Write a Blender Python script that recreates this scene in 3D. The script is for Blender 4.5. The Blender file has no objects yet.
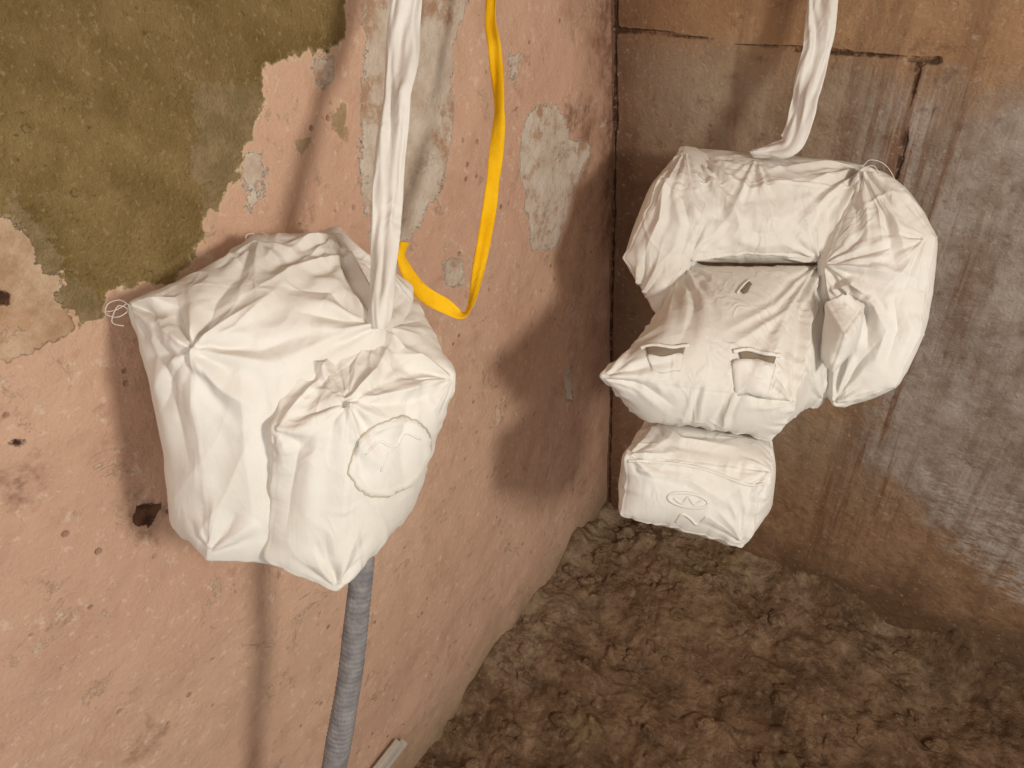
import bpy, bmesh, math, random, time
import numpy as np
from mathutils import Vector, Matrix, noise
from mathutils.bvhtree import BVHTree
random.seed(3)
T0=time.time()
scene=bpy.context.scene
col=scene.collection

# ---------------------------------------------------------------- camera
FPX=680.0
pitch,yaw,rho=math.radians(37),math.radians(37.4),math.radians(5.5)
F=Vector((-math.sin(yaw)*math.cos(pitch),math.cos(yaw)*math.cos(pitch),-math.sin(pitch)))
r0=Vector((math.cos(yaw),math.sin(yaw),0)); u0=r0.cross(F)
R=r0*math.cos(rho)-u0*math.sin(rho)
U=u0*math.cos(rho)+r0*math.sin(rho)
def ray(px,py): return F+R*((px-512)/FPX)-U*((py-384)/FPX)
CAM=-ray(608,508).normalized()*2.2
def P(px,py,d): return CAM+ray(px,py)*d
def LW(px,py):
    r=ray(px,py); t=-CAM.x/r.x; q=CAM+r*t; return (q.y,q.z)
def RW(px,py):
    r=ray(px,py); t=-CAM.y/r.y; q=CAM+r*t; return (q.x,q.z)
cd=bpy.data.cameras.new('camera'); cam=bpy.data.objects.new('camera',cd); col.objects.link(cam)
cd.sensor_fit='HORIZONTAL'; cd.sensor_width=36; cd.lens=36*FPX/1024; cd.clip_start=0.02
M=Matrix((R,U,-F)).transposed().to_4x4(); M.translation=CAM; cam.matrix_world=M
scene.camera=cam

# ---------------------------------------------------------------- node helper
class NT:
    def __init__(s,name):
        s.m=bpy.data.materials.new(name); s.m.use_nodes=True; s.t=s.m.node_tree
        s.t.nodes.clear(); s.out=s.n('ShaderNodeOutputMaterial'); s.b=s.n('ShaderNodeBsdfPrincipled')
        s.t.links.new(s.b.outputs[0],s.out.inputs[0])
        s.tc=s.n('ShaderNodeTexCoord')
    def n(s,k,**kw):
        x=s.t.nodes.new(k)
        for a,v in kw.items(): setattr(x,a,v)
        return x
    def l(s,a,b): s.t.links.new(a,b)
    def set(s,sock,v):
        if isinstance(v,bpy.types.NodeSocket): s.l(v,sock)
        elif isinstance(v,(tuple,list)) and len(v)==3 and sock.type=='RGBA': sock.default_value=(*v,1)
        else: sock.default_value=v
    def map(s,sc=(1,1,1),rot=(0,0,0)):
        m=s.n('ShaderNodeMapping'); s.l(s.tc.outputs['Object'],m.inputs[0]); m.inputs['Scale'].default_value=sc; m.inputs['Rotation'].default_value=rot
        return m.outputs[0]
    def noise(s,scale,detail=6,rough=.6,vec=None,dist=0):
        x=s.n('ShaderNodeTexNoise'); x.inputs['Scale'].default_value=scale; x.inputs['Detail'].default_value=detail
        x.inputs['Roughness'].default_value=rough; x.inputs['Distortion'].default_value=dist
        s.l(vec if vec else s.tc.outputs['Object'],x.inputs['Vector']); return x.outputs[0]
    def vor(s,scale,vec=None,feature='F1'):
        x=s.n('ShaderNodeTexVoronoi',feature=feature); x.inputs['Scale'].default_value=scale
        s.l(vec if vec else s.tc.outputs['Object'],x.inputs['Vector']); return x.outputs['Distance']
    def ramp(s,v,a,b,lo=0.,hi=1.):
        x=s.n('ShaderNodeMapRange'); s.set(x.inputs[0],v)
        for i,q in enumerate((a,b,lo,hi)): x.inputs[i+1].default_value=q
        return x.outputs[0]
    def math(s,op,a,b=0.,c=None):
        x=s.n('ShaderNodeMath',operation=op); s.set(x.inputs[0],a); s.set(x.inputs[1],b)
        if c is not None: s.set(x.inputs[2],c)
        return x.outputs[0]
    def mix(s,f,a,b,mode='MIX'):
        x=s.n('ShaderNodeMix',data_type='RGBA',blend_type=mode); s.set(x.inputs[0],f); s.set(x.inputs[6],a); s.set(x.inputs[7],b)
        return x.outputs[2]
    def attr(s,name):
        x=s.n('ShaderNodeAttribute'); x.attribute_name=name; return x.outputs['Fac']
    def bump(s,h,dist,strength=1.,prev=None):
        x=s.n('ShaderNodeBump'); x.inputs['Distance'].default_value=dist; x.inputs['Strength'].default_value=strength
        s.l(h,x.inputs['Height'])
        if prev: s.l(prev,x.inputs['Normal'])
        return x.outputs[0]
    def fin(s,c,rough=.85,nrm=None,spec=.3):
        s.set(s.b.inputs['Base Color'],c); s.set(s.b.inputs['Roughness'],rough); s.b.inputs['Specular IOR Level'].default_value=spec
        if nrm: s.l(nrm,s.b.inputs['Normal'])
        return s.m
def srgb(r,g,b):
    f=lambda c:(c/255/12.92) if c/255<=.04045 else ((c/255+.055)/1.055)**2.4
    return (f(r),f(g),f(b))

# ---------------------------------------------------------------- sdf
def seg_d(pts,a,b):
    a=np.array(a);b=np.array(b);ab=b-a
    t=np.clip(((pts-a)@ab)/max(ab@ab,1e-12),0,1)
    return np.linalg.norm(pts-(a+t[:,None]*ab),axis=1)
def sd_poly(pts,poly):
    d=np.full(len(pts),1e9); ins=np.zeros(len(pts),bool)
    for i in range(len(poly)):
        a=poly[i];b=poly[(i+1)%len(poly)]
        d=np.minimum(d,seg_d(pts,a,b))
        if a[1]!=b[1]:
            c=((a[1]>pts[:,1])!=(b[1]>pts[:,1]))&(pts[:,0]<(b[0]-a[0])*(pts[:,1]-a[1])/(b[1]-a[1])+a[0])
            ins^=c
    return np.where(ins,d,-d)
def sd_line(pts,line):
    d=np.full(len(pts),1e9)
    for i in range(len(line)-1): d=np.minimum(d,seg_d(pts,line[i],line[i+1]))
    return -d
def sd_multi(pts,polys):
    return np.max([sd_poly(pts,p) for p in polys],axis=0)

def wall(name,axis,u0_,u1_,z0,z1,step,attrs,mat):
    nu=int((u1_-u0_)/step)+1; nz=int((z1-z0)/step)+1
    us=np.linspace(u0_,u1_,nu); zs=np.linspace(z0,z1,nz)
    uu,zz=np.meshgrid(us,zs); pts=np.stack([uu.ravel(),zz.ravel()],1)
    vs=[]
    for u,z in pts:
        q=Vector((u*2.2,z*2.2,5.3 if axis=='x' else 9.1))
        h=noise.noise(q)*.009+noise.noise(q*4)*.004+noise.noise(q*11)*.0022
        h=h-.004
        vs.append((h,u,z) if axis=='x' else (u,-h,z))
    idx=np.arange(nu*nz).reshape(nz,nu)
    f=np.stack([idx[:-1,:-1],idx[:-1,1:],idx[1:,1:],idx[1:,:-1]],-1).reshape(-1,4)
    me=bpy.data.meshes.new(name); me.from_pydata(vs,[],f.tolist())
    for k,fn in attrs.items():
        a=me.attributes.new(k,'FLOAT','POINT'); a.data.foreach_set('value',fn(pts).astype(np.float32))
    me.polygons.foreach_set('use_smooth',[True]*len(me.polygons))
    me.materials.append(mat); o=bpy.data.objects.new(name,me); col.objects.link(o); return o

# ---------------------------------------------------------------- left wall
m=NT('pink_plaster'); 
n1=m.noise(9,8,.65); n2=m.noise(38,8,.7); n3=m.noise(2.2,4,.5); n4=m.noise(160,4,.6)
ed=m.math('ADD',m.ramp(n1,.25,.75,-.035,.035),m.ramp(n2,.25,.75,-.022,.022))
ed2=m.math('ADD',m.ramp(n1,.25,.75,-.010,.010),m.ramp(n2,.25,.75,-.014,.014))
pink=m.mix(m.ramp(n3,.35,.65),srgb(206,166,142),srgb(217,180,154))
pink=m.mix(m.ramp(n1,.52,.72,0,.6),pink,srgb(190,148,124))
pink=m.mix(m.ramp(m.noise(60,5,.7),.58,.66,0,.6),pink,srgb(228,206,184))
pink=m.mix(m.ramp(m.noise(26,6,.7),.60,.68,0,.5),pink,srgb(182,140,116))
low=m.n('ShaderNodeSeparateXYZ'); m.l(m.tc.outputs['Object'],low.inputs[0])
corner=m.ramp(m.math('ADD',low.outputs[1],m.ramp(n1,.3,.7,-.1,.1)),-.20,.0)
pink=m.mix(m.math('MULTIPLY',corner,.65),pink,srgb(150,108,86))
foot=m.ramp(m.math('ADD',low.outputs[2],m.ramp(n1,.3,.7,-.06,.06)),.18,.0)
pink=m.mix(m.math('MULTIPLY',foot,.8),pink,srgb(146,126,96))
pits=m.ramp(m.vor(30,m.map((1,1,1))),.13,.08); pitm=m.math('MULTIPLY',pits,m.ramp(m.noise(7,3),.50,.56))
pink=m.mix(m.math('MULTIPLY',pitm,.6),pink,srgb(140,98,76))
chip=m.ramp(m.noise(13,8,.78,None,.6),.61,.615)
pink=m.mix(m.math('MULTIPLY',chip,.7),pink,m.mix(m.ramp(n2,.4,.6),srgb(222,200,176),srgb(186,148,118)))
st_=m.ramp(m.math('ADD',m.attr('stain'),m.math('MULTIPLY',ed,1.1)),-.02,.02)
pink=m.mix(m.math('MULTIPLY',st_,m.ramp(n2,.42,.60,0,.65)),pink,srgb(104,72,54))
ol=m.ramp(m.math('ADD',m.attr('olive'),m.math('MULTIPLY',ed,.5)),-.001,.001)
olc=m.mix(m.ramp(m.noise(14,8,.7),.35,.65),srgb(126,103,60),srgb(160,136,90))
olc=m.mix(m.ramp(m.noise(3,3,.5),.5,.75,0,.5),olc,srgb(114,86,50))
olc=m.mix(m.ramp(n4,.58,.68,0,.5),olc,srgb(180,162,120))
olc=m.mix(m.ramp(m.noise(110,5,.7),.38,.30,0,.6),olc,srgb(74,56,34))
cr=m.ramp(m.math('ADD',m.attr('cream'),ed2),-.001,.001)
crc=m.mix(m.ramp(m.noise(18,8,.7),.4,.6),srgb(216,203,188),srgb(196,176,156))
crc=m.mix(m.ramp(m.noise(9,8,.75),.52,.6,0,.75),crc,srgb(172,130,100))
bg=m.ramp(m.math('ADD',m.attr('beige'),m.math('MULTIPLY',ed,.45)),-.001,.001)
bgc=m.mix(m.ramp(m.noise(22,8,.7),.4,.6),srgb(206,178,150),srgb(178,144,112))
bgc=m.mix(m.ramp(m.noise(10,6,.7),.52,.6,0,.45),bgc,srgb(190,140,110))
dk=m.ramp(m.math('ADD',m.attr('hole'),m.math('MULTIPLY',ed,.3)),-.001,.001)
rim=m.ramp(m.math('ABSOLUTE',m.math('ADD',m.attr('olive'),m.math('MULTIPLY',ed,.5))),.005,.001)
rim2=m.ramp(m.math('ABSOLUTE',m.math('ADD',m.attr('cream'),ed2)),.003,.001)
c=m.mix(cr,pink,crc); c=m.mix(m.math('MULTIPLY',rim2,.6),c,srgb(226,212,196)); c=m.mix(bg,c,bgc); c=m.mix(ol,c,olc)
c=m.mix(m.math('MULTIPLY',rim,m.ramp(n2,.4,.6,.1,.8)),c,srgb(204,182,148))
lo_=m.ramp(m.math('ADD',m.attr('ltolive'),m.math('MULTIPLY',ed,.6)),-.001,.001)
loc_=m.mix(m.ramp(n2,.45,.6),srgb(142,124,88),srgb(170,146,112))
c=m.mix(m.math('MULTIPLY',lo_,.8),c,loc_)
c=m.mix(dk,c,m.mix(m.ramp(n2,.4,.6),srgb(52,34,26),srgb(110,76,56)))
h=m.math('ADD',m.math('MULTIPLY',m.math('MAXIMUM',ol,bg),-1.6),m.math('MULTIPLY',cr,-1.3))
h=m.math('SUBTRACT',h,m.math('MULTIPLY',dk,3.)); h=m.math('SUBTRACT',h,m.math('MULTIPLY',pitm,.7)); h=m.math('SUBTRACT',h,m.math('MULTIPLY',chip,.6))
b1=m.bump(h,.003); rough_=m.math('ADD',m.noise(20,13,.72),m.math('MULTIPLY',m.math('MULTIPLY',m.noise(220,4,.7),ol),.8))
b2=m.bump(rough_,.010,.9,b1)
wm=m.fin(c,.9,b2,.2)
olive=[LW(*p) for p in [(-160,-120),(345,-120),(345,0),(348,40),(300,55),(268,72),(272,95),(262,130),(245,150),(240,182),(225,205),(205,215),(208,240),(185,265),(150,288),(112,300),(105,322),(72,320),(60,300),(55,275),(35,262),(22,232),(-30,185),(-160,100)]]
beige=[LW(*p) for p in [(-160,100),(-30,185),(60,220),(80,330),(0,358),(-60,380),(-160,420)]]
crs=[[LW(*p) for p in [(360,-120),(478,-120),(470,0),(456,60),(456,140),(440,200),(415,245),(375,235),(360,170),(370,60)]],
 [LW(*p) for p in [(528,112),(560,105),(572,135),(592,150),(578,190),(560,250),(535,250),(530,200),(522,160)]],
 [LW(*p) for p in [(448,262),(466,262),(470,285),(452,287)]],
 [LW(*p) for p in [(514,55),(522,55),(520,80),(512,80)]],
 [LW(*p) for p in [(318,62),(335,62),(330,80),(318,78)]],[LW(*p) for p in [(565,368),(573,368),(572,400),(566,400)]],
 [LW(*p) for p in [(240,150),(262,150),(262,200),(244,210)]]]
hol=[[LW(*p) for p in [(12,438),(26,438),(26,452),(12,452)]],[LW(*p) for p in [(138,504),(160,506),(152,530),(136,526)]],
 [LW(*p) for p in [(0,290),(10,290),(8,302),(0,302)]]]
lto=[[LW(*p) for p in [(200,95),(268,75),(272,95),(262,130),(245,150),(240,182),(225,205),(205,215),(190,160)]],
 [LW(*p) for p in [(0,192),(28,190),(60,250),(105,300),(105,322),(72,320),(60,300),(55,275),(35,262),(22,232)]],
 [LW(*p) for p in [(290,138),(310,132),(314,150),(296,162)]],[LW(*p) for p in [(335,110),(345,112),(346,135),(336,130)]]]
sta=[[LW(*p) for p in [(124,500),(160,500),(160,540),(120,536)]],[LW(*p) for p in [(602,-80),(625,-80),(625,240),(607,240)]],[LW(*p) for p in [(568,100),(592,100),(588,180),(570,170)]],[LW(*p) for p in [(150,730),(165,730),(165,745),(150,745)]],[LW(*p) for p in [(8,478),(22,478),(22,486),(8,486)]]]
wl=wall('wall_left','x',-2.3,.02,-.05,2.5,.0075,{
 'olive':lambda p:sd_poly(p,olive),'beige':lambda p:sd_poly(p,beige),'cream':lambda p:sd_multi(p,crs),
 'hole':lambda p:sd_multi(p,hol),'ltolive':lambda p:sd_multi(p,lto),'stain':lambda p:sd_multi(p,sta)},wm)

# ---------------------------------------------------------------- right wall
m=NT('stained_plaster')
n1=m.noise(7,8,.65); n2=m.noise(40,6,.65); n3=m.noise(2.5,5,.6)
ed=m.math('ADD',m.ramp(n1,.3,.7,-.05,.05),m.ramp(n2,.3,.7,-.012,.012))
sx=m.n('ShaderNodeSeparateXYZ'); m.l(m.tc.outputs['Object'],sx.inputs[0])
base=m.mix(m.ramp(n3,.35,.65),srgb(166,140,114),srgb(188,164,138))
base=m.mix(m.ramp(n1,.45,.65,0,.8),base,srgb(144,116,92))
base=m.mix(m.ramp(m.noise(4,6,.65),.5,.62,0,.6),base,srgb(184,144,106))
top=m.ramp(m.math('ADD',m.attr('topband'),m.math('MULTIPLY',ed,.3)),-.02,.02)
base=m.mix(top,base,m.mix(m.ramp(n1,.3,.7),srgb(190,152,116),srgb(162,124,90)))
gz=m.ramp(m.math('ADD',m.attr('grey'),m.math('MULTIPLY',ed,1.)),-.03,.03)
grc=m.mix(m.ramp(m.noise(12,8,.7),.38,.62),srgb(192,180,170),srgb(152,134,120))
base=m.mix(m.math('MULTIPLY',gz,.9),base,grc)
mz=m.ramp(m.math('ADD',m.attr('mid'),m.math('MULTIPLY',ed,1.)),-.03,.05)
base=m.mix(m.math('MULTIPLY',mz,.7),base,m.mix(m.ramp(n1,.35,.6),srgb(190,176,160),srgb(166,142,118)))
lb=m.ramp(m.math('ADD',sx.outputs[2],m.ramp(n1,.3,.7,-.09,.09)),.52,.34)
base=m.mix(m.math('MULTIPLY',lb,m.ramp(gz,0,1,.8,.3)),base,m.mix(m.ramp(n2,.35,.65),srgb(146,108,78),srgb(174,138,104)))
wz=m.ramp(m.math('ADD',m.attr('white'),m.math('MULTIPLY',ed,.6)),-.02,.03)
base=m.mix(m.math('MULTIPLY',m.math('MULTIPLY',wz,m.ramp(m.noise(60,6,.8,m.map((.5,1,1.6),(0,.5,0))),.46,.56)),.7),base,srgb(212,206,198))
dr=m.ramp(m.noise(1,5,.7,m.map((30,1,1.3),(0,.12,0))),.50,.60)
drz=m.ramp(m.math('ADD',m.attr('drip'),m.math('MULTIPLY',ed,1.)),-.04,.05)
base=m.mix(m.math('MULTIPLY',m.math('MULTIPLY',dr,drz),.8),base,srgb(128,86,56))
dr2=m.ramp(m.noise(1,5,.7,m.map((60,1,2.2),(0,.12,0))),.58,.66)
base=m.mix(m.math('MULTIPLY',m.math('MULTIPLY',dr2,drz),.5),base,srgb(200,180,160))
dr3=m.ramp(m.noise(1,5,.7,m.map((14,1,.9))),.5,.64)
base=m.mix(m.math('MULTIPLY',dr3,.5),base,srgb(124,94,70))
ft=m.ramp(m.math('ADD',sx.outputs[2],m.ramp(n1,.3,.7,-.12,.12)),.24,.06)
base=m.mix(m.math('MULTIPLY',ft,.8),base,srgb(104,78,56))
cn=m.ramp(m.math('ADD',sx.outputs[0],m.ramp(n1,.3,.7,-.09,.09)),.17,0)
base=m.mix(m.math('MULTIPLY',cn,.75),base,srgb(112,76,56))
ck=m.ramp(m.math('ADD',m.attr('crack'),m.math('MULTIPLY',ed,.10)),-.005,-.002)
base=m.mix(m.math('MULTIPLY',m.math('MULTIPLY',ck,m.ramp(n2,.4,.5)),.85),base,srgb(64,38,28))
base=m.mix(m.ramp(m.noise(90,5,.7),.58,.68,0,.45),base,srgb(206,188,168))
base=m.mix(m.ramp(m.noise(30,7,.75),.44,.34,0,.5),base,srgb(110,82,62))
h=m.math('SUBTRACT',m.noise(22,13,.75),m.math('MULTIPLY',ck,.6))
h=m.math('ADD',h,m.math('MULTIPLY',gz,.25))
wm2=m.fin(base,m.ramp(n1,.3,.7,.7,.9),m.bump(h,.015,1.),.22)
rp=lambda L:[RW(*p) for p in L]
wr=wall('wall_back','y',-.02,2.3,-.05,2.5,.0075,{
 'grey':lambda p:sd_poly(p,rp([(852,82),(1100,110),(1100,620),(1000,560),(915,520),(870,450),(880,330),(840,250)])),
 'mid':lambda p:sd_poly(p,rp([(640,60),(860,80),(860,180),(640,150)])),
 'topband':lambda p:sd_poly(p,rp([(600,-200),(1200,-200),(1200,95),(935,68),(612,36)])),
 'white':lambda p:sd_poly(p,rp([(925,480),(1100,520),(1100,640),(1000,600),(940,545)])),
 'drip':lambda p:sd_poly(p,rp([(870,60),(1000,70),(970,300),(900,540),(800,560),(840,300)])),
 'crack':lambda p:np.maximum(sd_line(p,rp([(612,30),(660,33),(760,46),(840,52),(915,60),(938,62)])),np.maximum(sd_line(p,rp([(918,62),(912,100),(896,180)])),sd_line(p,[(0.003,0),(0.003,2.4)])))},wm2)

# ---------------------------------------------------------------- floor
m=NT('dirt'); n1=m.noise(7,10,.72); n2=m.noise(45,8,.7)
c=m.mix(m.ramp(n1,.36,.64),srgb(102,78,58),srgb(156,126,98))
c=m.mix(m.ramp(n2,.52,.68,0,.5),c,srgb(190,164,136))
sx=m.n('ShaderNodeSeparateXYZ'); m.l(m.tc.outputs['Object'],sx.inputs[0])
nearw=m.ramp(m.math('MINIMUM',sx.outputs[0],m.math('MULTIPLY',sx.outputs[1],-1.)),.26,.02)
c=m.mix(m.math('MULTIPLY',nearw,m.ramp(n1,.48,.60,0,.5)),c,srgb(184,166,140))
c=m.mix(m.ramp(m.noise(4,4,.6),.60,.72,0,.4),c,srgb(158,140,98))
c=m.mix(m.ramp(m.noise(24,9,.78),.46,.36,0,.6),c,srgb(68,50,38))
c=m.mix(m.ramp(m.noise(5,5,.7),.48,.36,0,.55),c,srgb(84,62,46))
hb=m.math('ADD',m.noise(38,10,.68),m.math('MULTIPLY',m.noise(160,5,.6),.2))
dm=m.fin(c,.95,m.bump(hb,.020,1.),.12)
def dirt_h(x,y):
    q=Vector((x,y,1.7)); e=math.exp(-min(x,-y)/.08)
    wq=q+Vector((noise.noise(q*9),noise.noise(q*9+Vector((5,0,0))),0))*.04
    k=max(0.,min(1.,.5+1.8*noise.noise(q*4+Vector((9,9,0)))))
    k2=max(0.,min(1.,.4+2.2*noise.noise(q*9+Vector((2,9,0)))))
    n22=noise.noise(wq*12); n45=noise.noise(wq*27+Vector((3,1,0))); n70=noise.noise(wq*60+Vector((3,7,0)))
    h=.012+noise.fractal(wq*4,.85,2.1,7)*.040+max(0,n22)*.045*k+max(0,n45)*.028*k2*(.2+k)+max(0,n70)*.012*k2
    h+=e*(.03+.06*noise.noise(q*7))
    h+=.03*math.exp(-((x-.25)**2+(y+.2)**2)/.03)
    return h
xs=[-.02+i*.0042 for i in range(310)]; 
while xs[-1]<2.3: xs.append(xs[-1]+.03)
n=len(xs)
vs=[(x,-(xx),dirt_h(max(x,0),-max(xx,0))) for xx in xs for x in xs]
fs=[(j*n+i,(j+1)*n+i,(j+1)*n+i+1,j*n+i+1) for j in range(n-1) for i in range(n-1)]
me=bpy.data.meshes.new('floor'); me.from_pydata(vs,[],fs); me.polygons.foreach_set('use_smooth',[True]*len(fs)); me.materials.append(dm)
fl=bpy.data.objects.new('floor',me); col.objects.link(fl)
bm=bmesh.new()
for i in range(750):
    x=random.random()**1.1*1.3+.01; y=-(random.random()**1.1*1.3+.01)
    s=.003+.022*random.random()**5
    r=bmesh.ops.create_icosphere(bm,subdivisions=2 if s<.009 else 3,radius=s)
    z=dirt_h(x,y); sc=Vector((1,random.uniform(.6,1.2),random.uniform(.45,.8)))
    for v in r['verts']:
        v.co=Vector((v.co.x*sc.x,v.co.y*sc.y,v.co.z*sc.z))*(1+.7*noise.noise(v.co/s*1.2+Vector((i,0,0)))+.25*noise.noise(v.co/s*3.5+Vector((i,4,0))))+Vector((x,y,z+s*.05))
me=bpy.data.meshes.new('rubble'); bm.to_mesh(me); bm.free(); me.materials.append(dm)
o=bpy.data.objects.new('rubble',me); col.objects.link(o)
# ceiling
m=NT('ceiling_plaster'); m.fin(m.mix(m.noise(4),srgb(170,150,130),srgb(190,170,150)),.9)
me=bpy.data.meshes.new('ceiling'); me.from_pydata([(-.02,.02,2.5),(2.3,.02,2.5),(2.3,-2.3,2.5),(-.02,-2.3,2.5)],[],[(0,1,2,3)]); me.materials.append(m.m)
o=bpy.data.objects.new('ceiling',me); col.objects.link(o)

# ---------------------------------------------------------------- cloth material
def cloth_mat(name,ca,cb,stain,wr=True):
    m=NT(name)
    n1=m.noise(6,5,.6); c=m.mix(m.ramp(n1,.35,.65),ca,cb)
    c=m.mix(m.ramp(m.noise(22,6,.7),.58,.75,0,.3),c,stain)
    b=None
    if wr:
        r1=m.math('ABSOLUTE',m.math('SUBTRACT',m.noise(1,2,.5,m.map((22,22,8),(.3,.5,.4)),.7),.5))
        k1=m.ramp(m.noise(7,2),.46,.60)
        b=m.bump(m.math('MULTIPLY',m.ramp(r1,.09,0),k1),.0014,.8)
    b=m.bump(m.noise(1,4,.5,m.map((26,26,8),(.3,.2,.4)),.8),.003,.5,b)
    b=m.bump(m.noise(900,2,.5),.0005,.5,b)
    m.fin(c,.88,b,.12)
    return m.m
white=cloth_mat('white_cotton',srgb(227,223,217),srgb(218,213,204),srgb(200,190,174))
white2=cloth_mat('strap_cotton',srgb(226,222,217),srgb(216,210,202),srgb(198,188,174),True)
thr=cloth_mat('stitch_thread',srgb(196,186,170),srgb(182,172,156),srgb(164,152,136),False)
m=NT('slit_shadow'); m.fin(srgb(136,122,104),.95); dark=m.m  # flat dark tone, paints the shade inside the slit openings

# ---------------------------------------------------------------- stuffed fabric bodies
SC=9.0
def part(name,top,bot,tufts=(),lv=5,press=3.2,shrink=-.02,frames=22,bend=1.,creases=(),stars=(),seamamp=.0014,sub=2,edge=.0018,sm=5):
    A=[P(*q) for q in top]; B=[P(*q) for q in bot]; k=len(A)
    bm=bmesh.new(); va=[bm.verts.new(v) for v in A]; vb=[bm.verts.new(v) for v in B]
    fa=bm.faces.new(va); fb=bm.faces.new(vb[::-1])
    for i in range(k): bm.faces.new((va[i],vb[i],vb[(i+1)%k],va[(i+1)%k]))
    if k>4: bmesh.ops.poke(bm,faces=[fa,fb])
    bmesh.ops.recalc_face_normals(bm,faces=bm.faces)
    cen=sum((A+B),Vector())/(2*k)
    for v in bm.verts: v.co=(v.co-cen)*SC
    me=bpy.data.meshes.new(name); bm.to_mesh(me); bm.free()
    o=bpy.data.objects.new(name,me); col.objects.link(o)
    s=o.modifiers.new('s','SUBSURF'); s.subdivision_type='SIMPLE'; s.levels=lv
    dg=bpy.context.evaluated_depsgraph_get(); me2=bpy.data.meshes.new_from_object(o.evaluated_get(dg)); o.modifiers.clear(); o.data=me2
    nv=len(me2.vertices); co=np.empty(nv*3); me2.vertices.foreach_get('co',co); co=co.reshape(-1,3)
    cA=np.array(cen); real=co/SC+cA
    E=[(A[i],A[(i+1)%k]) for i in range(k)]+[(B[i],B[(i+1)%k]) for i in range(k)]+[(A[i],B[i]) for i in range(k)]
    ds=[];ts=[]
    for n_,(a,b) in enumerate(E):
        a=np.array(a);b=np.array(b);ab=b-a;L=np.linalg.norm(ab)
        t=np.clip((real-a)@ab/(L*L),0,1); ds.append(np.linalg.norm(real-(a+t[:,None]*ab),axis=1)); ts.append(t*L+n_*3.7)
    ds=np.array(ds);ts=np.array(ts); od=np.argsort(ds,axis=0)
    ar=np.arange(nv); d1=ds[od[0],ar]; d2=ds[od[1],ar]; sal=ts[od[0],ar]
    pins=set()
    for q in A+B: pins.add(int(np.argmin(np.linalg.norm(co-np.array((q-cen)*SC),axis=1))))
    wgt=np.exp(-d1/.018)*np.clip((d2-d1)/.02,0,1)
    puck=np.array([noise.noise(Vector((s_*45,d_*10,1.3)))+.55*noise.noise(Vector((s_*105,d_*18,7.3))) for s_,d_ in zip(sal,d1)])
    hv=wgt*puck*seamamp*2.0+edge*np.exp(-d1/.010)
    at=me2.attributes.new('hv','FLOAT','POINT'); at.data.foreach_set('value',hv.astype(np.float32))
    at=me2.attributes.new('d1','FLOAT','POINT'); at.data.foreach_set('value',d1.astype(np.float32))
    bvh=BVHTree.FromPolygons([Vector(v) for v in co],[tuple(p.vertices) for p in me2.polygons])
    oc=(CAM-cen)*SC
    for t in tufts:
        loc,nr,fi,d=bvh.ray_cast(oc,ray(t[0],t[1]).normalized())
        if loc: pins.add(int(np.argmin(np.linalg.norm(co-np.array(loc),axis=1))))
    rng=np.random.default_rng(5); co2=co+rng.normal(0,.003,co.shape); me2.vertices.foreach_set('co',co2.ravel())
    vg=o.vertex_groups.new(name='pin'); vg.add(list(pins),1.,'REPLACE')
    c=o.modifiers.new('c','CLOTH'); st=c.settings
    st.quality=6; st.mass=.25; st.tension_stiffness=18; st.compression_stiffness=14; st.shear_stiffness=6; st.bending_stiffness=bend
    st.tension_damping=8; st.compression_damping=8; st.air_damping=3
    st.use_pressure=True; st.uniform_pressure_force=press; st.shrink_min=shrink; st.vertex_group_mass='pin'
    st.effector_weights.gravity=0; c.collision_settings.use_collision=False
    c.point_cache.frame_start=1; c.point_cache.frame_end=frames+1
    for f in range(1,frames+1): scene.frame_set(f)
    dg=bpy.context.evaluated_depsgraph_get(); me3=bpy.data.meshes.new_from_object(o.evaluated_get(dg))
    out=np.empty(len(me3.vertices)*3); me3.vertices.foreach_get('co',out); out=out.reshape(-1,3)
    print(name,'moved',np.abs(out-co).max(),'t',time.time()-T0)
    if np.isnan(out).any() or np.abs(out).max()>20: out=co
    out=out/SC+cA; me3.vertices.foreach_set('co',out.ravel())
    o.modifiers.clear(); o.data=me3; scene.frame_set(1)
    if sm: s=o.modifiers.new('sm','SMOOTH'); s.factor=.5; s.iterations=sm
    s=o.modifiers.new('s','SUBSURF'); s.levels=sub
    dg=bpy.context.evaluated_depsgraph_get(); m4=bpy.data.meshes.new_from_object(o.evaluated_get(dg))
    nv=len(m4.vertices); V=np.empty(nv*3); m4.vertices.foreach_get('co',V); V=V.reshape(-1,3)
    N=np.empty(nv*3); m4.vertices.foreach_get('normal',N); N=N.reshape(-1,3)
    hv=np.empty(nv); m4.attributes['hv'].data.foreach_get('value',hv)
    d1=np.empty(nv); m4.attributes['d1'].data.foreach_get('value',d1)
    H=hv+.5*(edge/.0018)*(.0012*np.exp(-(d1/.0016)**2)-.0012*np.exp(-((d1-.004)/.0018)**2))
    bvh=BVHTree.FromPolygons([Vector(v) for v in V],[tuple(p.vertices) for p in m4.polygons])
    rs=random.Random(sum(map(ord,name)))
    def surf(px,py):
        loc,nr,fi,d=bvh.ray_cast(CAM,ray(px,py).normalized()); return loc
    CL=[tuple(x) for x in creases]
    for (px,py,Rr,nn,amp,a0,a1) in stars:
        for i in range(nn):
            a=math.radians(a0+(a1-a0)*(i+.5+rs.uniform(-.35,.35))/nn); L=Rr*rs.uniform(.5,1.3); bend_=rs.uniform(-.2,.2)
            CL.append(([(px+4*math.cos(a),py+4*math.sin(a)),(px+L*.5*math.cos(a+bend_),py+L*.5*math.sin(a+bend_)),(px+L*math.cos(a),py+L*math.sin(a))],amp*rs.uniform(.5,1.2)*(1 if rs.random()<.6 else -1),.0017,.0070))
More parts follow.
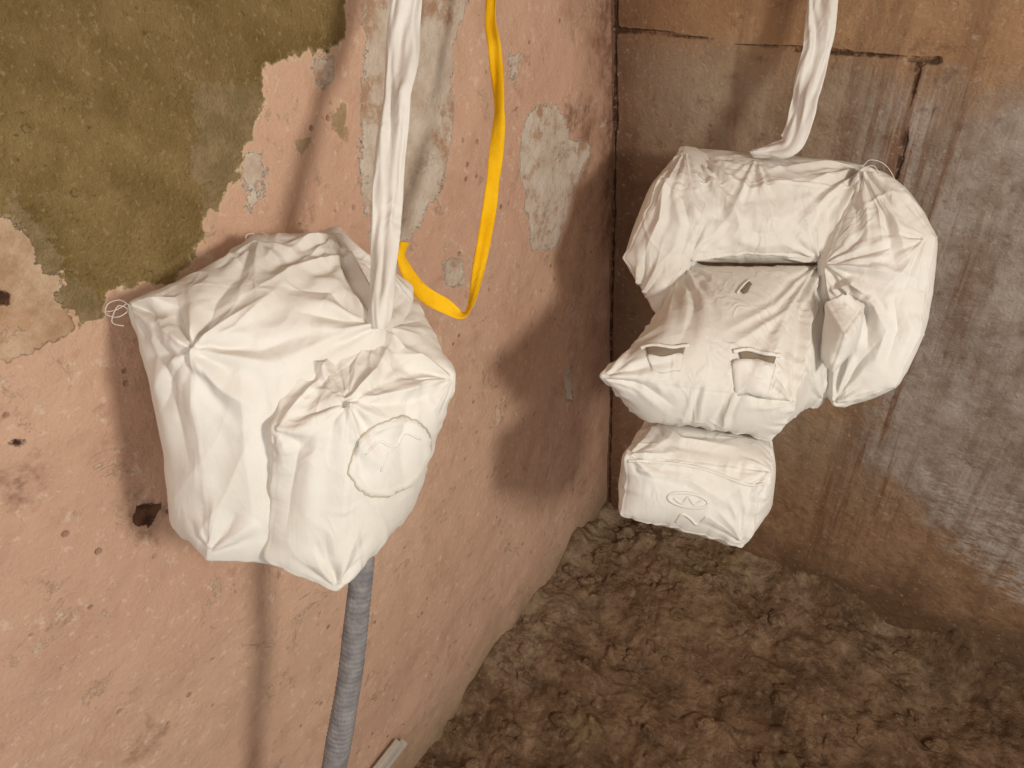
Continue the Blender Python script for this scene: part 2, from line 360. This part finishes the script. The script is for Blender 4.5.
    for (pl,amp,w0,w1) in CL:
        dense=[]
        for a,b in zip(pl,pl[1:]):
            for i in range(6): dense.append((a[0]+(b[0]-a[0])*i/6,a[1]+(b[1]-a[1])*i/6))
        dense.append(pl[-1]); S=[surf(*q) for q in dense]; S=[s_ for s_ in S if s_ is not None]
        if len(S)<3: continue
        S=np.array([tuple(s_) for s_ in S])
        lo=S.min(0)-.045; hi=S.max(0)+.045
        sel=np.where(np.all((V>lo)&(V<hi),axis=1))[0]; 
        if len(sel)==0: continue
        Q=V[sel]; best=np.full(len(sel),1e9); tt=np.zeros(len(sel)); ns=len(S)-1
        for i in range(ns):
            a=S[i];ab=S[i+1]-a; t=np.clip((Q-a)@ab/max(ab@ab,1e-12),0,1); dd=np.linalg.norm(Q-(a+t[:,None]*ab),axis=1)
            bt=dd<best; best[bt]=dd[bt]; tt[bt]=(i+t[bt])/ns
        w=w0+(w1-w0)*tt; env=np.sin(np.pi*np.clip(tt*.85+.15,0,1))**.7
        H[sel]+=amp*1.1*env*(np.exp(-(best/w)**1.2)-.45*np.exp(-((best-2.4*w)/(1.1*w))**2))
    # slack-cloth creases (ridged, anisotropic)
    ax=Vector((rs.uniform(-1,1),rs.uniform(-1,1),rs.uniform(.2,1))).normalized(); rot=ax.to_track_quat('Z','Y').to_matrix().transposed()
    rid=np.empty(nv)
    for i in range(nv):
        q=rot@Vector(V[i]); w_=noise.noise(q*9)*.35
        a_=noise.noise(Vector((q.x*19+w_*3,q.y*19,q.z*5.5))); k_=max(0.,noise.noise(q*7+Vector((4,4,4)))+.25)
        rid[i]=k_*max(0.,1-abs(a_)*4.2)**1.3
    H+=rid*.0034
    V=V+N*H[:,None]
    fcs=[tuple(p.vertices) for p in m4.polygons]
    bpy.data.objects.remove(o)
    return V,fcs

def join_parts(name,parts,mat):
    vs=[];fs=[];o_=0
    for V,f in parts:
        vs.append(V); fs+= [tuple(i+o_ for i in q) for q in f]; o_+=len(V)
    vs=np.concatenate(vs)
    me=bpy.data.meshes.new(name); me.from_pydata(vs.tolist(),[],fs)
    me.polygons.foreach_set('use_smooth',[True]*len(me.polygons)); me.materials.append(mat)
    o=bpy.data.objects.new(name,me); col.objects.link(o); return o
A1=part('a1',[(122,302,.635),(250,233,.73),(338,227,.79),(416,285,.77),(375,322,.665),(188,347,.590)],
            [(172,528,.70),(290,500,.78),(380,470,.85),(405,475,.83),(288,568,.68),(204,562,.645)],
   press=4.6,edge=.0003,sm=9,seamamp=.0010,
   stars=[(190,349,80,13,.0040,-180,180),(130,304,60,6,.003,-20,80),(338,234,70,7,.003,60,180),(375,324,100,10,.004,150,330),(258,240,55,6,.003,20,160),(210,550,60,5,.0025,-110,-30)],
   creases=[([(192,350),(235,328),(285,282)],.006,.003,.010),([(190,352),(222,388),(262,412)],.006,.003,.008),
     ([(190,355),(196,420),(215,520)],.002,.004,.014),([(345,256),(300,268),(235,300)],.005,.004,.010),([(365,318),(330,290),(285,288)],-.004,.003,.010),
     ([(160,330),(172,400),(190,470)],-.003,.004,.012),([(240,370),(245,450),(255,540)],.003,.006,.012),([(205,330),(215,300),(240,270)],-.004,.003,.009),
     ([(350,255),(362,285),(372,318)],.005,.003,.006),([(215,345),(260,350),(300,335)],-.004,.004,.008),([(340,235),(375,265),(408,290)],.004,.003,.006)])
A2=part('a2',[(298,347,.64),(418,300,.77),(458,375,.70),(347,402,.612),(270,430,.60)],
            [(300,520,.76),(390,480,.82),(414,508,.755),(338,591,.67),(262,560,.65)],tufts=[(348,404)],
   press=4.0,edge=.0006,sm=9,seamamp=.0013,
   stars=[(347,402,75,12,.0045,-180,180),(376,330,60,13,.0045,-40,230),(452,378,60,8,.0035,110,220),(275,430,50,5,.0025,-50,70),(338,586,60,6,.003,-140,-40)],
   creases=[([(347,404),(344,480),(338,580)],.003,.004,.010),([(352,400),(400,392),(445,380)],.005,.003,.006),([(376,332),(350,365),(347,398)],-.005,.004,.006),
     ([(376,332),(405,350),(440,372)],.005,.003,.008),([(300,440),(290,490),(285,540)],-.003,.005,.010),([(410,400),(400,440),(402,500)],-.003,.004,.010),([(318,380),(300,400),(280,425)],.004,.003,.006),
     ([(335,345),(322,372),(330,395)],.005,.003,.006)])
d=-.06
def D(L): return [(a,b,c+d) for a,b,c in L]
B1=part('b1',D([(688,148,1.34),(864,165,1.27),(868,190,1.18),(690,185,1.22)]),D([(690,240,1.34),(835,245,1.29),(822,262,1.2),(685,260,1.22)]),tufts=[(757,157)],press=3,sm=5,seamamp=.0018,
   stars=[(862,169,80,9,.005,90,190),(692,152,70,8,.0045,0,90),(757,158,60,7,.004,20,160),(820,260,60,8,.005,180,290),(688,258,55,7,.0045,-90,0)],
   creases=[([(712,180),(735,210),(745,250)],.007,.005,.010),([(700,165),(750,190),(820,175)],.005,.005,.012),([(862,170),(838,215),(824,258)],.008,.004,.006),([(700,210),(760,235),(815,225)],-.005,.006,.010)])
B2=part('b2',D([(681,146,1.30),(722,154,1.30),(700,215,1.18),(658,178,1.20)]),D([(650,262,1.36),(685,270,1.34),(658,318,1.24),(622,258,1.24)]),press=4.,sm=9,seamamp=.0018,
   stars=[(685,152,60,6,.004,40,140),(640,300,60,7,.0045,-100,-20)],creases=[([(665,180),(660,220),(640,262)],.005,.004,.008),([(680,190),(690,225),(680,262)],-.005,.004,.008)])
B3=part('b3',D([(862,166,1.17),(898,190,1.13),(936,237,1.12),(920,335,1.12),(895,388,1.14),(833,408,1.17),(824,262,1.17)]),
             D([(868,168,1.25),(898,195,1.22),(924,238,1.20),(910,330,1.21),(886,378,1.23),(835,398,1.27),(830,262,1.27)]),press=3.8,sm=11,seamamp=.0014,edge=.0008,
   stars=[(862,170,90,9,.005,20,110),(826,264,80,10,.005,-50,90),(834,402,70,8,.004,-90,0),(925,238,60,6,.004,100,200)],
   creases=[([(830,268),(870,262),(922,282)],.006,.005,.012),([(862,175),(885,215),(900,280)],-.006,.005,.010),([(846,300),(866,312),(868,350)],-.012,.004,.008),([(870,300),(885,330),(870,372)],.006,.004,.010),([(835,290),(852,284),(872,300)],.008,.004,.008),([(895,300),(900,330),(885,370)],-.005,.005,.008)])
B4=part('b4',D([(682,262,1.27),(820,262,1.23),(798,404,1.05),(600,376,1.05)]),D([(700,300,1.34),(824,404,1.22),(770,442,1.12),(640,418,1.14)]),press=2.,seamamp=.0030,edge=.0018,
   stars=[(606,376,65,7,.004,-50,30),(684,264,60,7,.004,20,110),(818,265,100,9,.005,80,150),(792,402,65,9,.0042,180,280),(822,400,40,5,.003,-130,-60)],
   creases=[([(818,268),(806,330),(795,395)],.006,.004,.006),([(800,300),(770,360),(750,395)],.005,.005,.010),([(700,280),(690,320),(672,360)],-.004,.006,.012),([(735,395),(725,415),(722,432)],.006,.003,.005),([(700,388),(694,410),(690,424)],-.005,.003,.005)])
B5=part('b5',D([(645,420,1.20),(770,434,1.20),(773,474,1.08),(625,455,1.08)]),D([(645,490,1.24),(765,515,1.24),(742,549,1.12),(620,516,1.12)]),press=2.6,seamamp=.0030,edge=.0014,
   stars=[(770,470,50,7,.004,100,200),(630,455,40,6,.004,-60,60),(742,542,50,6,.004,-150,-80)],creases=[([(660,425),(680,440),(740,448)],.006,.004,.008),([(640,470),(690,480),(730,505)],.003,.003,.006)])
B6=part('b6',D([(826,302,1.12),(846,292,1.10),(864,304,1.13),(846,334,1.06)]),D([(822,362,1.14),(838,352,1.12),(852,348,1.15),(832,372,1.10)]),lv=4,sm=3)

sa=bpy.data.objects.new('stuffed_fabric_sculpture',None); col.objects.link(sa)
sb=bpy.data.objects.new('stuffed_fabric_sculpture.001',None); col.objects.link(sb)
oa=join_parts('stuffed_body',[A1,A2],white); oa.parent=sa
ob=join_parts('stuffed_body_b',[B1,B2,B3,B4,B5,B6],white); ob.parent=sb
dg=bpy.context.evaluated_depsgraph_get(); 
bva=BVHTree.FromObject(oa,dg); bvb=BVHTree.FromObject(ob,dg)
def on(bv,px,py,off=.001,dd=.9):
    loc,nr,fi,d_=bv.ray_cast(CAM,ray(px,py).normalized())
    if loc is None: return P(px,py,dd)
    if nr.dot(ray(px,py))>0: nr=-nr
    return loc+nr*off

# ---------------------------------------------------------------- sweeps
def crom(pts,nper=10,closed=False):
    out=[];n=len(pts)
    for i in range(n if closed else n-1):
        g=(lambda k:pts[k%n]) if closed else (lambda k:pts[min(max(k,0),n-1)])
        p0,p1,p2,p3=g(i-1),g(i),g(i+1),g(i+2)
        for j in range(nper):
            t=j/nper
            out.append(.5*((2*p1)+(p2-p0)*t+(2*p0-5*p1+4*p2-p3)*t*t+(3*p1-p0-3*p2+p3)*t**3))
    if not closed: out.append(pts[-1])
    return out
def sweep(name,pts,w,th,mat,parent=None,nper=10,seg=16,twist=None,wob=0.,closed=False,pleat=0.,sq=1.,fq=1.,ribs=0.):
    C=crom(pts,nper,closed); n=len(C); k=len(w)
    vs=[];fs=[]; vd0=(pts[len(pts)//2]-CAM).normalized(); arc=0.
    for i,c in enumerate(C):
        if i: arc+=(C[i]-C[i-1]).length
        t=(C[(i+1)%n if closed else min(i+1,n-1)]-C[(i-1) if closed else max(i-1,0)]).normalized()
        s=i/nper; a=min(int(s),k-1); b=min(a+1,k-1); ww=w[a]+(w[b]-w[a])*(s-a)
        side=t.cross(vd0).normalized(); nn=side.cross(t).normalized()
        tw=0
        if twist: tw=twist[a%len(twist)]+(twist[b%len(twist)]-twist[a%len(twist)])*(s-a)
        sd=side*math.cos(tw)+nn*math.sin(tw); nd=-side*math.sin(tw)+nn*math.cos(tw)
        rb=1+ribs*math.sin(arc*2*math.pi/.0075)
        for j in range(seg):
            an=2*math.pi*j/seg; ca=math.cos(an); sn=math.sin(an); 
            x=math.copysign(abs(ca)**sq,ca); y=math.copysign(abs(sn)**sq,sn)
            rr=(1+wob*noise.noise(Vector((ca*1.2,sn*1.2,arc*9))))*rb
            pz=0
            if pleat: pz=pleat*(noise.noise(Vector((x*fq+arc*3,3.1,arc*6)))+.4*noise.noise(Vector((x*2.2*fq-arc*5,9.1,arc*18)))+.14*noise.noise(Vector((x*4*fq-arc*9,2.1,arc*40))))
            vs.append(c+sd*(x*ww/2*rr)+nd*(y*th/2*rr+pz))
    for i in range(n if closed else n-1):
        for j in range(seg):
            i2=(i+1)%n; fs.append((i*seg+j,i*seg+(j+1)%seg,i2*seg+(j+1)%seg,i2*seg+j))
    if not closed: fs+= [tuple(range(seg))[::-1],tuple((n-1)*seg+j for j in range(seg))]
    me=bpy.data.meshes.new(name); me.from_pydata(vs,[],fs); me.polygons.foreach_set('use_smooth',[True]*len(fs)); me.materials.append(mat)
    o=bpy.data.objects.new(name,me); col.objects.link(o)
    if parent: o.parent=parent
    return o
def extend(sp):
    a,b=sp[-2],sp[-1]; dv=(b-a).normalized(); dv=Vector((dv.x*.6,dv.y*.6,max(dv.z,.6))); t=(2.5-b.z)/dv.z; e=b+dv*t
    e.x=max(e.x,.05); e.y=min(e.y,-.05)
    return sp+[b+(e-b)*.15,b+(e-b)*.5,e]

pa=on(bva,376,328,.003); sp=[pa,P(379,300,.655),P(386,210,.67),P(398,100,.69),P(407,0,.71)]
sp=extend(sp)
sweep('fabric_strap',sp,[.020,.026,.028,.031,.034,.034,.035,.035],.014,white2,nper=30,seg=56,twist=[0,.45,-.35,.5,-.2,.1,.2,0],wob=.3,pleat=.012,sq=.9,fq=1.)
sp=[P(752,153,1.17),P(772,149,1.15),P(790,141,1.125),P(806,97,1.10),P(817,50,1.08),P(822,0,1.06)]
sp=extend(sp)
sweep('fabric_strap.001',sp,[.012,.026,.042,.044,.042,.044,.046,.046,.046],.014,white2,nper=24,seg=56,twist=[.5,.3,0,.4,-.3,.3,0,0],wob=.3,pleat=.018,sq=.9,fq=1.)
# yellow strap
m=NT('yellow_webbing'); m.fin(m.mix(m.ramp(m.noise(20),.3,.7),srgb(242,192,36),srgb(226,168,12)),.9,m.bump(m.noise(1,3,.5,m.map((400,400,60))),.0015,.6),.08)
yl=m.m
sp=[on(bva,405,242,.003,.765),P(402,258,.775),P(418,288,.78),P(444,305,.79),P(467,312,.80),P(480,262,.81),P(493,180,.83),P(499,110,.85),P(495,50,.86),P(491,0,.87)]
sp=extend(sp)
sweep('yellow_strap',sp,[.010,.014,.018,.019,.013,.016,.018,.018,.017,.016,.016,.016,.016],.0016,yl,nper=14,seg=20,twist=[.3,.9,-.1,.3,1.2,.2,-.5,.9,.1,.5,0,0],wob=.08,pleat=.004,sq=.8)
# grey hose
m=NT('grey_hose_fabric'); m.fin(m.mix(m.ramp(m.noise(60,4),.3,.7),srgb(112,108,110),srgb(146,142,142)),.85,m.bump(m.noise(1,4,.6,m.map((160,160,60))),.003,.7),.2)
h0=P(362,545,.735);
sp=[h0,P(362,575,.74),P(353,650,.785),P(343,720,.825),P(334,768,.855)]; dv=(sp[-1]-sp[-2]).normalized(); t=(sp[-1].z-.03)/-dv.z
e=Vector((max(sp[-1].x+dv.x*t,.06),sp[-1].y+dv.y*t,.03)); sp+=[sp[-1].lerp(e,.5),e]
sweep('grey_hose',sp,[.026,.026,.028,.030,.031,.031,.031],.026,m.m,nper=70,seg=20,wob=.12,ribs=.03)
m=NT('white_plastic'); m.fin(m.mix(m.noise(20),srgb(206,200,190),srgb(176,168,156)),.5,None,.4); wp=m.m
def box_between(name,a,b,w,h,mat,parent=None):
    t=(b-a).normalized(); s=t.cross(Vector((0,0,1))).normalized(); u=s.cross(t)
    bm=bmesh.new(); vv=[]
    for q in (a,b):
        for i,j in ((-1,-1),(1,-1),(1,1),(-1,1)): vv.append(bm.verts.new(q+s*i*w/2+u*j*h/2))
    for f in ((0,1,2,3),(7,6,5,4),(0,4,5,1),(1,5,6,2),(2,6,7,3),(3,7,4,0)): bm.faces.new([vv[i] for i in f])
    bmesh.ops.bevel(bm,geom=bm.edges[:],offset=min(w,h)*.15,segments=2,affect='EDGES')
    bmesh.ops.recalc_face_normals(bm,faces=bm.faces)
    me=bpy.data.meshes.new(name); bm.to_mesh(me); bm.free(); me.materials.append(mat)
    o=bpy.data.objects.new(name,me); col.objects.link(o)
    if parent:o.parent=parent
    return o
g=bpy.data.objects.new('plastic_trunking',None); col.objects.link(g)
y0,z0=LW(394,738)
box_between('duct',Vector((.013,y0,z0)),Vector((.013,y0-.7,z0+.02)),.014,.014,wp,g)
box_between('lid',Vector((.015,y0+.012,z0-.019)),Vector((.015,y0-.7,z0+.001)),.016,.009,wp,g)
box_between('drop',Vector((.012,y0-.69,z0)),Vector((.0121,y0-.69,.0)),.018,.018,wp,g)

def thread(name,pix,dd,par,w=.0009):
    pts=[P(a,b,dd+random.uniform(-.004,.004)) for a,b in pix]
    sweep(name,pts,[w]*len(pts),w,white2,par,nper=6,seg=5)
thread('thread_1',[(130,306),(120,300),(108,304),(106,314),(118,317),(128,310),(118,306),(112,322),(124,326)],.632,sa)
thread('thread_2',[(258,244),(254,234),(246,236),(250,246),(262,242),(268,236),(260,232)],.725,sa)
thread('thread_5',[(126,304),(116,310),(104,312)],.632,sa)
thread('thread_3',[(862,168),(870,160),(884,164),(894,178),(897,200)],1.10,sb,.0012)
thread('thread_4',[(862,168),(874,166),(880,176)],1.10,sb,.0012)
def seam(name,pix,bv,par,w=.003,mat=white,th=.0016,off=.0003):
    P2=crom([Vector((a,b,0)) for a,b in pix],5)
    pts=[on(bv,q.x,q.y,off) for q in P2]
    sweep(name,pts,[w]*len(pts),th,mat,par,nper=2,seg=6)
def disc(name,cx,cy,ra,rb,rot,off,bv,par):
    bm=bmesh.new(); rings=[]; nr,ns=12,72
    cpt=bm.verts.new(on(bv,cx,cy,off))
    for i in range(1,nr+1):
        rg=[]
        for j in range(ns):
            a=2*math.pi*j/ns; f=i/nr*(1+(.09*noise.noise(Vector((math.cos(a)*3,math.sin(a)*3,2))) if i>=nr-2 else 0)); x=ra*f*math.cos(a); y=rb*f*math.sin(a)
            rg.append(bm.verts.new(on(bv,cx+x*math.cos(rot)-y*math.sin(rot),cy+x*math.sin(rot)+y*math.cos(rot),off+(.0022*(1+noise.noise(Vector((j*.9,1,1)))) if i==nr-1 else 0)-(off+.001 if i==nr else 0)+.0008*noise.noise(Vector((x*.09,y*.09,5))))))
        rings.append(rg)
    for j in range(ns): bm.faces.new((cpt,rings[0][j],rings[0][(j+1)%ns]))
    for a,b in zip(rings,rings[1:]):
        for j in range(ns): bm.faces.new((a[j],b[j],b[(j+1)%ns],a[(j+1)%ns]))
    me=bpy.data.meshes.new(name); bm.to_mesh(me); bm.free(); me.polygons.foreach_set('use_smooth',[True]*len(me.polygons)); me.materials.append(white)
    o=bpy.data.objects.new(name,me); col.objects.link(o); o.parent=par
    L=[]
    for j in range(64):
        a=2*math.pi*j/64; f=1.0+.09*noise.noise(Vector((math.cos(a)*3,math.sin(a)*3,2)))+.012*(j%2); x=ra*f*math.cos(a); y=rb*f*math.sin(a)
        L.append(on(bv,cx+x*math.cos(rot)-y*math.sin(rot),cy+x*math.sin(rot)+y*math.cos(rot),.0008))
    sweep(name+'_stitching',L,[.0015]*64,.0012,thr,par,nper=3,seg=6,closed=True)
disc('round_patch',390,457,45,34,-.75,.003,bva,sa)
seam('stitch_fold',[(366,452),(378,440),(392,446),(404,432),(418,438)],bva,sa,.003,off=.003)
seam('stitch_fold_2',[(380,470),(384,455),(392,446)],bva,sa,.002,off=.003)
def patch(name,c,off,bv,par,mat,nu=12,nv=8,lift=0):
    bm=bmesh.new(); g=[]
    for i in range(nu+1):
        r_=[]
        for j in range(nv+1):
            u,v=i/nu,j/nv
            x=(c[0][0]*(1-u)+c[1][0]*u)*(1-v)+(c[3][0]*(1-u)+c[2][0]*u)*v; y=(c[0][1]*(1-u)+c[1][1]*u)*(1-v)+(c[3][1]*(1-u)+c[2][1]*u)*v
            y+=1.2*math.sin(u*7+c[0][0]); edge=i in(0,nu) or j==nv or (j==0 and lift==0)
            r_.append(bm.verts.new(on(bv,x,y,(-.001 if edge and mat!=dark else off)+(lift*(1-v)**3*math.sin(math.pi*u) if not edge else 0))))
        g.append(r_)
    for i in range(nu):
        for j in range(nv): bm.faces.new((g[i][j],g[i+1][j],g[i+1][j+1],g[i][j+1]))
    me=bpy.data.meshes.new(name); bm.to_mesh(me); bm.free(); me.polygons.foreach_set('use_smooth',[True]*len(me.polygons)); me.materials.append(mat)
    o=bpy.data.objects.new(name,me); col.objects.link(o); o.parent=par
    s=o.modifiers.new('t','SOLIDIFY'); s.thickness=.0012
patch('slit_shade_patch_1',[(645,347),(686,346),(683,356),(648,356)],.0012,bvb,sb,dark)  # dark sheet laid on closed cloth, stands for shade in the opening
patch('slit_flap_1',[(646,356),(684,355),(680,372),(652,372)],.0012,bvb,sb,white,lift=.004)
seam('slit_edge_1',[(641,349),(655,346),(672,348),(689,346)],bvb,sb,.007,off=.002,th=.004)
patch('slit_shade_patch_2',[(738,352),(775,357),(773,364),(741,361)],.0012,bvb,sb,dark)
patch('pocket_flap',[(731,360),(776,364),(767,398),(735,395)],.003,bvb,sb,white,lift=.005)
seam('slit_edge_2',[(733,352),(748,350),(764,354),(779,356)],bvb,sb,.007,off=.002,th=.004)
patch('slit_shade_patch_3',[(740,292),(749,283),(752,286),(744,296)],.0012,bvb,sb,dark,6,4)
seam('slit_edge_3',[(737,294),(742,287),(749,281)],bvb,sb,.004,off=.002,th=.003)
seam('seam_1',[(628,461),(660,462),(700,468),(745,484),(764,484)],bvb,sb,.005,th=.003)
pts=[on(bvb,688+20*math.cos(a),500-7*math.sin(a)+3*math.cos(a),.0004) for a in [i*2*math.pi/20 for i in range(20)]]
sweep('embossed_mark',pts,[.005]*20,.004,white,sb,nper=3,seg=6,closed=True)
seam('embossed_mark_2',[(674,498),(682,503),(688,497),(694,504),(702,500)],bvb,sb,.004,th=.003)
seam('embossed_mark_3',[(676,522),(682,514),(690,518),(697,524),(706,517)],bvb,sb,.005,th=.003)

# ---------------------------------------------------------------- lights
def area(name,loc,tgt,size,e,c):
    l=bpy.data.lights.new(name,'AREA'); l.shape='DISK'; l.size=size; l.energy=e; l.color=c
    o=bpy.data.objects.new(name,l); col.objects.link(o); o.location=loc
    o.rotation_euler=(Vector(tgt)-Vector(loc)).to_track_quat('-Z','Y').to_euler()
area('ceiling_lamp',(1.8,-1.15,1.8),(.2,-.6,.9),.26,20,(1,.94,.84))
area('fill_light',(1.2,-2.2,2.2),(.2,-.5,.8),1.0,8,(1,.97,.92))  # added soft fill to lighten the shadows, no window modelled
w=bpy.data.worlds.new('world'); scene.world=w; w.use_nodes=True
w.node_tree.nodes['Background'].inputs[0].default_value=(1,.97,.92,1); w.node_tree.nodes['Background'].inputs[1].default_value=.50
scene.view_settings.view_transform='Standard'
print('done',time.time()-T0)
